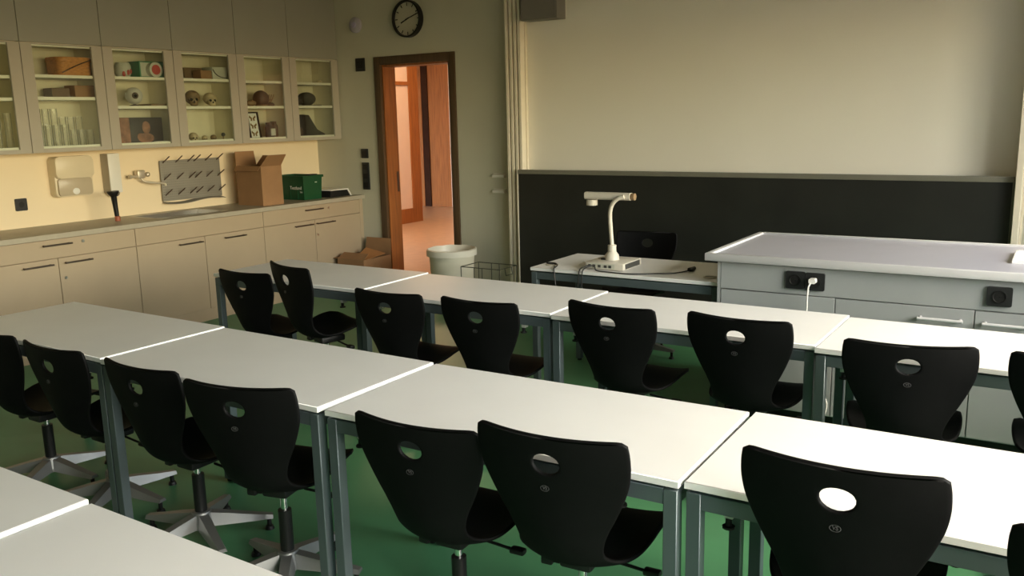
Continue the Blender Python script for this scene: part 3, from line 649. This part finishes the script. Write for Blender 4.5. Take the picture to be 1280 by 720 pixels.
# ------------------------------------------------------------------ tables
TZ = .731; TL, TD = 1.198, .606
def make_table(label, x, y, deg, dz=0, group='white student tables', hooks=(.10, 1.02)):
    t = thing('table', label, 'table', (x, y, 0), math.radians(deg), group); z = TZ + dz
    o = B().box(0, TL, 0, TD, z - .020, z, .0018, 1).build('tabletop', 'table_white', t)
    for nm, bx in (('edge_band', (-.0006, TL + .0006, -.0012, -.0002, z - .0185, z - .0015)), ('edge_band', (TL + .0002, TL + .0012, 0, TD, z - .0185, z - .0015))):
        B().box(*bx).build(nm, 'table_edge', t)
    lw = .038; i = .003
    for lx in (i, TL - lw - i):
        for ly in (i, TD - lw - i):
            l = B().box(lx, lx + lw, ly, ly + lw, .012, z - .028, .002, 1).build('leg', 'table_steel', t)
            B().cyl((lx + lw / 2, ly + lw / 2, 0), (lx + lw / 2, ly + lw / 2, .0118), .015, seg=12).build('foot', 'black_plastic', l)
    for ly in (i + .002, TD - lw - i + .002): B().box(lw + i, TL - lw - i, ly, ly + .034, z - .072, z - .028, .0015, 1).build('apron', 'table_steel', t)
    for lx in (i + .002, TL - lw - i + .002): B().box(lx, lx + .034, lw + i, TD - lw - i, z - .072, z - .028, .0015, 1).build('apron', 'table_steel', t)
    b = B()
    for lx in (.1, TL / 2, TL - .1): b.box(lx - .02, lx + .02, .05, TD - .05, z - .0278, z - .0205)
    b.build('spacer', 'black_plastic', t)
    for hx in hooks:
        h = B().prism([(hx - .022, z - .075), (hx + .022, z - .075), (hx - .0, z - .105)], .04, .044, 'y') if False else B().box(hx - .012, hx + .012, .045, .075, z - .098, z - .029, .002, 1)
        h = h.build('bag_hook', 'white_plastic', t)
        B().cyl((hx, .05, z - .118), (hx, .05, z - .0985), .008, seg=10).cyl((hx, .05, z - .124), (hx, .05, z - .118), .016, seg=14).build('hook_peg', 'black_plastic', h)
    return t
make_table('middle row table at the far left end of its row', -4.412, 1.962, -.6, .007)
make_table('middle row table, second from the left end', -3.211, 1.949, -.5, .002)
make_table('middle row table, third from the left end, with two chairs pushed together', -1.985, 1.945, 1.2, -.004)
make_table('brightest middle row table, nearest the windows at the right edge', -.775, 1.985, .8, -.006)
make_table('front row table at the left end, nearest the base cabinets', -4.440, 3.492, -.1, .006)
make_table('front row table in front of the waste bin', -3.232, 3.474, -.1, .001)
make_table('front row table in front of the document camera', -2.016, 3.455, 0, -.001)
make_table('front row table in front of the grey demonstration bench, cut by the right edge', -.813, 3.434, -.3, -.005)
make_table('back row table in the lower left corner, left of the white seam', -3.206, .545, -.5, .004)
make_table('back row table in the lower left corner, right of the white seam', -1.995, .535, -.6, -.004)
make_table('teacher table carrying the document camera', -2.795, 4.545, 0, 0, 'white student tables', ())
# drawer box under the teacher table front
# ------------------------------------------------------------------ swivel chairs
ZT0 = .83
PROF = [(-.245, .830), (-.2425, .81), (-.2385, .785), (-.232, .745), (-.224, .70), (-.216, .65), (-.209, .60), (-.203, .556), (-.195, .516), (-.181, .477), (-.158, .443), (-.122, .418), (-.08, .408), (-.03, .414), (.03, .430), (.09, .447), (.14, .456), (.18, .455), (.210, .442), (.228, .418)]
HWID = [.216, .2195, .2225, .2225, .215, .197, .174, .152, .137, .129, .131, .144, .166, .188, .202, .208, .206, .197, .185, .172]
def sample(arr, t):
    n = len(arr) - 1; x = max(0, min(n - 1e-6, t * n)); i = int(x); fr = x - i
    g = lambda k: arr[max(0, min(n, k))]
    def cr(a, b, c, d): return .5 * (2 * b + (c - a) * fr + (2 * a - 5 * b + 4 * c - d) * fr * fr + (3 * b - a - 3 * c + d) * fr ** 3)
    p = [g(i - 1), g(i), g(i + 1), g(i + 2)]
    if isinstance(p[0], tuple): return tuple(cr(*[q[k] for q in p]) for k in range(len(p[0])))
    return cr(*p)
def shell_point(u, t):
    def drop(r_, hw_):
        k = r_ / hw_; q = (abs(u) - (1 - k)) / k
        return r_ * (1 - math.sqrt(max(0, 1 - q * q))) if q > 0 else 0
    if t < .25: t = t + drop(.034, .216) / 1.02 * (1 - t / .25)
    elif t > .72: t = t - drop(.155, .19) / 1.02 * ((t - .72) / .28)
    y, z = sample(PROF, t); hw = sample(HWID, t)
    y2, z2 = sample(PROF, min(1, t + .01)); y1, z1 = sample(PROF, max(0, t - .01)); dy, dz = y2 - y1, z2 - z1; L = math.hypot(dy, dz) or 1
    ny, nz = -dz / L, dy / L                         # towards the sitter
    bk = max(0, min(1, (.72 - t) / .30))             # 1 on the back, 0 on the seat
    lift = (.034 * bk + .004) * u * u + .024 * (1 - bk) * abs(u) ** 3 * max(0, min(1, (1.02 - t) / .25))
    return Vector((u * hw, y + ny * lift, z + nz * lift))
def make_shell():
    NU, NT = 36, 76
    bm = bmesh.new(); g = []
    us = [-1 + 2 * i / NU for i in range(NU + 1)]; ts = []
    for j in range(NT + 1):
        q = j / NT; ts.append(q)
        # oval hand hole in (u, t) space
    HC_T, RU, RT = .152, .178, .0365
    for t in ts: g.append([[u, t] for u in us])
    ins = lambda p: (p[0] / RU) ** 2 + ((p[1] - HC_T) / RT) ** 2
    # snap rows and columns near the rim on to the oval
    quads = []
    for j in range(len(ts) - 1):
        for i in range(NU):
            c = [g[j][i], g[j][i + 1], g[j + 1][i + 1], g[j + 1][i]]
            cc = [sum(p[k] for p in c) / 4 for k in (0, 1)]
            if ins(cc) > 1: quads.append((j, i))
    used = {}
    for j, i in quads:
        for a, b_ in ((j, i), (j, i + 1), (j + 1, i + 1), (j + 1, i)): used.setdefault((a, b_), 0); used[(a, b_)] += 1
    qs = set(quads)
    for (a, b_), n_ in used.items():
        p = g[a][b_]; v = ins(p)
        if v < 2.6:
            nb = [(a - 1, b_ - 1), (a - 1, b_), (a, b_ - 1), (a, b_)]
            if any(0 <= x < len(ts) - 1 and 0 <= y < NU and (x, y) not in qs for x, y in nb):
                s_ = math.sqrt(v); p[0] /= s_; p[1] = HC_T + (p[1] - HC_T) / s_
    vm = {k: bm.verts.new(shell_point(*g[k[0]][k[1]])) for k in used}
    for j, i in quads: bm.faces.new((vm[(j, i)], vm[(j, i + 1)], vm[(j + 1, i + 1)], vm[(j + 1, i)]))
    bm.normal_update()
    bmesh.ops.recalc_face_normals(bm, faces=bm.faces)
    rim = [e for e in bm.edges if e.is_boundary]
    bmesh.ops.solidify(bm, geom=bm.faces[:], thickness=.012)
    # round the thin rim: bevel the sharp rim edges
    bm.normal_update()
    sharp_e = [e for e in bm.edges if len(e.link_faces) == 2 and e.calc_face_angle(0) > math.radians(60)]
    bmesh.ops.bevel(bm, geom=sharp_e, offset=.0042, segments=2, profile=.5, affect='EDGES')
    me = bpy.data.meshes.new('seat_shell'); bm.to_mesh(me); bm.free()
    for p in me.polygons: p.use_smooth = True
    me.materials.append(MATS['black_shell'])
    return me
SHELL = make_shell()
def make_chair():
    t = thing('swivel_chair', 'x', 'chair', (0, 0, 0), 0, 'black shell swivel chairs')
    o = bpy.data.objects.new('seat_shell', SHELL); COL.objects.link(o); o.parent = t; o['lift'] = 1
    p = shell_point(0, .226); q = shell_point(0, .240); tilt = math.atan2(q.y - p.y, p.z - q.z)
    em = text_bm('VS', .017, .0004)
    b = B(); n = 24
    for k in range(n):
        a0, a1 = 2 * math.pi * k / n, 2 * math.pi * (k + 1) / n
        for r0, r1 in ((1, .86),):
            f_ = [em.bm.verts.new((.018 * rr * math.cos(a), .011 * rr * math.sin(a), .0004)) for rr, a in ((r0, a0), (r0, a1), (r1, a1), (r1, a0))]; em.bm.faces.new(f_)
    b.bm.free()
    em.xf(Matrix.Scale(.72, 4)); em.xf(Matrix.Translation((0, p.y - .0135, p.z)) @ Matrix.Rotation(-tilt, 4, 'X') @ RX90)
    e = em.build('emblem', 'label_grey', o)
    x = B().box(-.05, .05, -.06, .09, .366, .404, .010).box(-.10, -.065, -.075, -.045, .372, .40, .005).box(-.07, -.045, -.065, -.055, .38, .395).build('seat_mechanism', 'black_plastic', t); x['lift'] = 1
    x = B().cyl((.07, .03, .375), (.19, .03, .365), .005, seg=8).build('height_lever', 'black_plastic', t); x['lift'] = 1
    k = B().box(.175, .225, .015, .045, .357, .375, .006).build('lever_grip', 'black_plastic', x)
    x = B().cyl((0, 0, .20), (0, 0, .36), .0135, seg=16).build('piston', 'chrome', t); x['lift'] = 1
    B().cyl((0, 0, .085), (0, 0, .275), .024, seg=20).build('gas_column', 'black_plastic', t)
    B().lathe([(.052, .055), (.05, .075), (.036, .118), (.030, .12)], seg=24).build('base_hub', 'alu', t)
    for k in range(5):
        a = math.radians(72 * k + 8); b = B()
        sec = []
        for d_, hw, z0, z1 in ((.035, .030, .058, .112), (.10, .029, .056, .100), (.20, .025, .052, .078), (.275, .020, .050, .064)):
            sec.append([b.bm.verts.new(v) for v in ((d_, -hw, z0), (d_, hw, z0), (d_, hw * .62, z1), (d_, -hw * .62, z1))])
        for A, C_ in zip(sec, sec[1:]):
            for i in range(4): b.bm.faces.new((A[i], A[(i + 1) % 4], C_[(i + 1) % 4], C_[i]))
        b.bm.faces.new(sec[0]); b.bm.faces.new(sec[-1]); b.xf(Matrix.Rotation(a, 4, 'Z'))
        l = b.build('leg', 'alu', t)
        cx_, cy_ = .258 * math.cos(a), .258 * math.sin(a)
        B().cyl((cx_, cy_, .0), (cx_, cy_, .014), .019, .015, seg=14).cyl((cx_, cy_, .014), (cx_, cy_, .051), .009, seg=10).build('glider', 'black_plastic', l)
    return t
# (back-top x, y, top height, turn in degrees, base turn, label)
CH = [(-0.385, 1.905, 0.885, 1.9, 'largest black chair, nearest the camera, its oval hole showing bright tabletop'),
      (-1.103, 1.87, 0.835, 3.8, 'black chair right of the pair pushed together at the middle row'),
      (-1.548, 1.862, 0.79, 3.1, 'black chair left of the pair pushed together at the middle row'),
      (-2.26, 1.83, 0.805, 13, 'black chair turned slightly left, just left of the grey double table legs'),
      (-2.855, 1.88, 0.777, 0.4, 'black chair of the middle row, third from the left photo edge'),
      (-3.475, 1.905, 0.767, -0.4, 'black chair of the middle row, second from the left photo edge'),
      (-3.98, 1.91, 0.77, 0, 'black chair of the middle row cut by the left photo edge'),
      (0.165, 1.84, 0.85, 0, 'black chair of the middle row almost wholly beyond the right photo edge'),
      (-0.45, 3.26, 0.83, 9.5, 'black chair at the front row in front of the demonstration bench drawers'),
      (-1.1, 3.365, 0.835, -2.6, 'black chair at the front row, below the plugged-in white cable'),
      (-1.658, 3.345, 0.835, -4.9, 'black chair at the front row, below the teacher table'),
      (-2.33, 3.31, 0.8, 0.6, 'black chair at the front row, fourth from the left'),
      (-2.86, 3.28, 0.8, 0.4, 'black chair at the front row, third from the left'),
      (-3.55, 3.28, 0.886, -16, 'black chair turned right at the front row, second from the left'),
      (-4.02, 3.37, 0.8, 0, 'black chair at the left end of the front row'),
      (0.075, 3.3, 0.83, 0, 'black chair at the front row cut by the right photo edge'),
      (-2.51, 5.64, 0.83, 186, 'teacher chair facing the class behind the document camera table')]
c0 = make_chair()
for i, (bx, by, zt, deg, lab) in enumerate(CH):
    a = math.radians(deg); loc = (bx - math.sin(a) * .205, by + math.cos(a) * .205, 0)
    if i == 0: c = c0; c.location = loc; c.rotation_euler = (0, 0, a); c['label'] = lab
    else: c = dup(c0, loc, a, lab)
    dz = zt - ZT0; sp = math.radians((0, 60, 61, 1, 40, 1, 1, 5, 25, 10, 12, 21, 28, 52, 40, 8, 22)[i])
    for chd in c.children:
        nm = chd.name.split('.')[0]
        if nm in ('seat_shell', 'seat_mechanism', 'height_lever', 'piston'): chd.location = (0, 0, dz)
        if nm == 'leg': chd.rotation_euler = (0, 0, sp)

# ------------------------------------------------------------------ demonstration bench
BX0, BX1, BY0, BY1, BZ = -1.645, 1.15, 4.462, 5.41, .90
t = thing('demonstration_bench', 'grey demonstration bench with raised rim, black sockets and drawers', 'bench', (0, 0, 0))
FY = 4.50
B().box(BX0 + .055, BX1 - .055, FY + .021, BY1 - .03, .08, BZ - .042).build('body', 'bench_grey', t)
B().box(BX0 + .09, BX1 - .09, FY + .06, BY1 - .06, 0, .0795).build('plinth', 'black_plastic', t)
SKX0, SKX1, SKY0, SKY1 = -.235, .22, 4.80, 5.14
b = B(); z0, z1 = BZ - .036, BZ - .006
b.box(BX0, BX1, BY0, SKY0, z0, z1).box(BX0, BX1, SKY1, BY1, z0, z1).box(BX0, SKX0, SKY0, SKY1, z0, z1).box(SKX1, BX1, SKY0, SKY1, z0, z1)
bmesh.ops.remove_doubles(b.bm, verts=b.bm.verts, dist=1e-5)
b.build('benchtop', 'bench_top', t)
b = B()
for q in ((BX0 - .004, BX1, BY0 - .004, BY0 + .022), (BX0 - .004, BX1, BY1 - .022, BY1 + .004), (BX0 - .004, BX0 + .03, BY0, BY1), (BX1 - .03, BX1 + .004, BY0, BY1)):
    b.box(*q, BZ - .037, BZ + .004, .004, 2)
b.build('raised_rim', 'bench_rim', t)
b = B(); b.box(BX0 + .055, BX0 + .072, FY + .001, FY + .02, .085, BZ - .045).build('side_post', 'bench_grey', t)
edges_ = [BX0 + .074, -.977, -.353, .27, .90, BX1 - .06]
g = .0025
B().box(edges_[0], BX1 - .06, FY, FY + .02, .714, BZ - .045, .001, 1).build('front_panel', 'bench_grey', t)
for k in range(5):
    d = B().box(edges_[k] + g, edges_[k + 1] - g, FY, FY + .02, .09, .709, .001, 1).build('door', 'bench_grey', t)
    x1 = edges_[k + 1] - .045 if k else None
    if k in (1, 3): hx = (edges_[k + 1] - .24, edges_[k + 1] - .045)
    elif k in (2, 4): hx = (edges_[k] + .035, edges_[k] + .23)
    else: continue
    b = B().cyl((hx[0], FY - .03, .655), (hx[1], FY - .03, .655), .008, seg=12)
    for q in hx: b.cyl((q + (.012 if q == hx[0] else -.012), FY - .03, .655), (q + (.012 if q == hx[0] else -.012), FY, .655), .008, seg=10)
    b.build('handle', 'bench_rim', d)
s_ = B(); 
s_.box(SKX0, SKX1, SKY0, SKY1, .70, .712).box(SKX0, SKX0 + .012, SKY0, SKY1, .712, BZ + .012).box(SKX1 - .012, SKX1, SKY0, SKY1, .712, BZ + .012).box(SKX0 + .012, SKX1 - .012, SKY0, SKY0 + .012, .712, BZ + .012).box(SKX0 + .012, SKX1 - .012, SKY1 - .012, SKY1, .712, BZ + .012)
s_.build('sink_basin', 'ceramic', t)
def bench_socket(x, z, label, w_=.052):
    t = thing('bench_socket', label, 'socket', (x, FY, z)); 
    B().rbox(-w_, w_, -.012, -.0005, -.045, .045, .009, 'y').build('plate', 'socket_black', t)
    B().lathe([(.03, .0122), (.03, .0165), (.026, .0165), (.024, .0135), (.001, .0135)], seg=24, cap0=False).xf(RX90).build('insert', 'black_plastic', t)
    for q in (-.01, 0, .01): B().cyl((q, -.0137, 0), (q, -.0142, 0), .0028, seg=8).build('pin_hole', 'pupil', t)
    return t
bench_socket(-1.176, .789, 'black bench socket left of the one with the white plug', .048)
bench_socket(-1.078, .787, 'black bench socket with the white plug in it', .048)
bench_socket(-.258, .785, 'black round-faced bench socket at the right photo edge')
t = thing('power_cable', 'white plug and cable hanging from the bench socket', 'cable', (-1.083, FY - .0145, .795))
B().rbox(-.017, .017, -.035, 0, -.012, .014, .008, 'y').build('plug', 'cable_white', t)
B().tube([(-.005, -.03, -.005), (-.014, -.042, -.03), (-.018, -.04, -.08), (-.022, -.03, -.16), (-.04, -.025, -.30), (.02, -.03, -.50), (.10, -.04, -.62), (.06, -.03, -.74), (.0, -.02, -.785)], .0042, 8).build('cord', 'cable_white', t)

# ------------------------------------------------------------------ document camera and cables on the teacher table
t = thing('document_camera', 'cream document camera with curved arm on the teacher table', 'document camera', (-2.345, 4.76, TZ), math.radians(0))
B().box(-.115, .135, -.13, .13, .004, .046, .005).build('base', 'camera_body', t)
for x, y in ((-.09, -.1), (.11, -.1), (-.09, .1), (.11, .1)): B().cyl((x, y, 0), (x, y, .004), .012, seg=10).build('foot', 'black_rubber', t)
B().box(-.10, .08, -.1315, -.1302, .012, .038).build('port_panel', 'print_pale', t)
for x in (-.085, -.055, -.02, .02, .05): B().box(x - .009, x + .009, -.1335, -.1317, .016, .032).build('port', 'doc_port', t)
B().box(.1352, .137, -.10, .10, .010, .040).build('vent_panel', 'doc_port', t)
B().lathe([(.045, .0465), (.042, .075), (.026, .095), (.026, .135), (.020, .137)], (0, 0, 0), 24).build('arm_socket', 'camera_body', t)
B().tube([(0, 0, .13), (-.005, -.008, .24), (-.001, -.024, .33), (.02, -.036, .385), (.055, -.039, .418), (.095, -.034, .432)], .0125, 12).build('curved_arm', 'camera_body', t)
B().rbox(-.175, .125, -.026, .026, .408, .452, .015, 'x').build('head_beam', 'camera_body', t)
B().cyl((.1255, 0, .43), (.15, 0, .43), .021, seg=18).build('end_cap', 'bone_brown', t)
B().lathe([(.034, .372), (.034, .405)], (-.135, 0, 0), 22).build('lens_housing', 'camera_body', t)
B().cyl((-.135, 0, .366), (-.135, 0, .3718), .02, seg=16).build('lens', 'black_plastic', t)
B().box(-.06, -.01, -.035, .005, .0465, .056, .002).build('button_block', 'black_plastic', t)
t = thing('black_cable', 'black cable lying across the teacher table from the document camera', 'cable', (0, 0, TZ + .0045))
B().tube([(-2.39, 4.62, .012), (-2.36, 4.585, 0), (-2.265, 4.565, 0), (-2.138, 4.56, 0), (-2.004, 4.638, 0), (-1.912, 4.70, 0), (-1.865, 4.82, .002)], .004, 8).build('cord', 'cable_black', t)
B().cyl((-1.868, 4.80, .008), (-1.858, 4.86, .008), .0115, seg=12).build('plug', 'black_plastic', t)
t = thing('hanging_cable', 'black cable dropping over the table edge below the document camera', 'cable', (0, 0, TZ))
for s_ in (0, .022): B().tube([(-2.43 + s_, 4.624, .025), (-2.445 + s_, 4.58, .02), (-2.45 + s_, 4.538, .006), (-2.455 + s_, 4.530, -.06), (-2.46 + s_, 4.53, -.2), (-2.45 + s_, 4.53, -.42)], .0038, 8).build('cord', 'cable_black', t)
for x, lb in ((-2.717, 'cable outlet with black lead at the left end of the teacher table'), (-1.69, 'cable outlet beside the demonstration bench on the teacher table')):
    t = thing('cable_grommet', lb, 'grommet', (x, 4.675, TZ)); B().lathe([(.042, .0003), (.042, .003), (.038, .005), (.001, .005)], seg=24).build('ring', 'grey_plastic', t)
    B().box(-.03, .03, -.01, .01, .0052, .0065).build('slot', 'doc_port', t)
t = thing('lead', 'black lead from the left cable outlet over the teacher table edge', 'cable', (0, 0, TZ))
B().tube([(-2.76, 4.68, .009), (-2.70, 4.68, .011), (-2.66, 4.64, .008), (-2.64, 4.58, .006), (-2.625, 4.538, .005), (-2.615, 4.530, -.06), (-2.60, 4.53, -.2), (-2.60, 4.53, -.35)], .0045, 8).build('cord', 'cable_black', t)
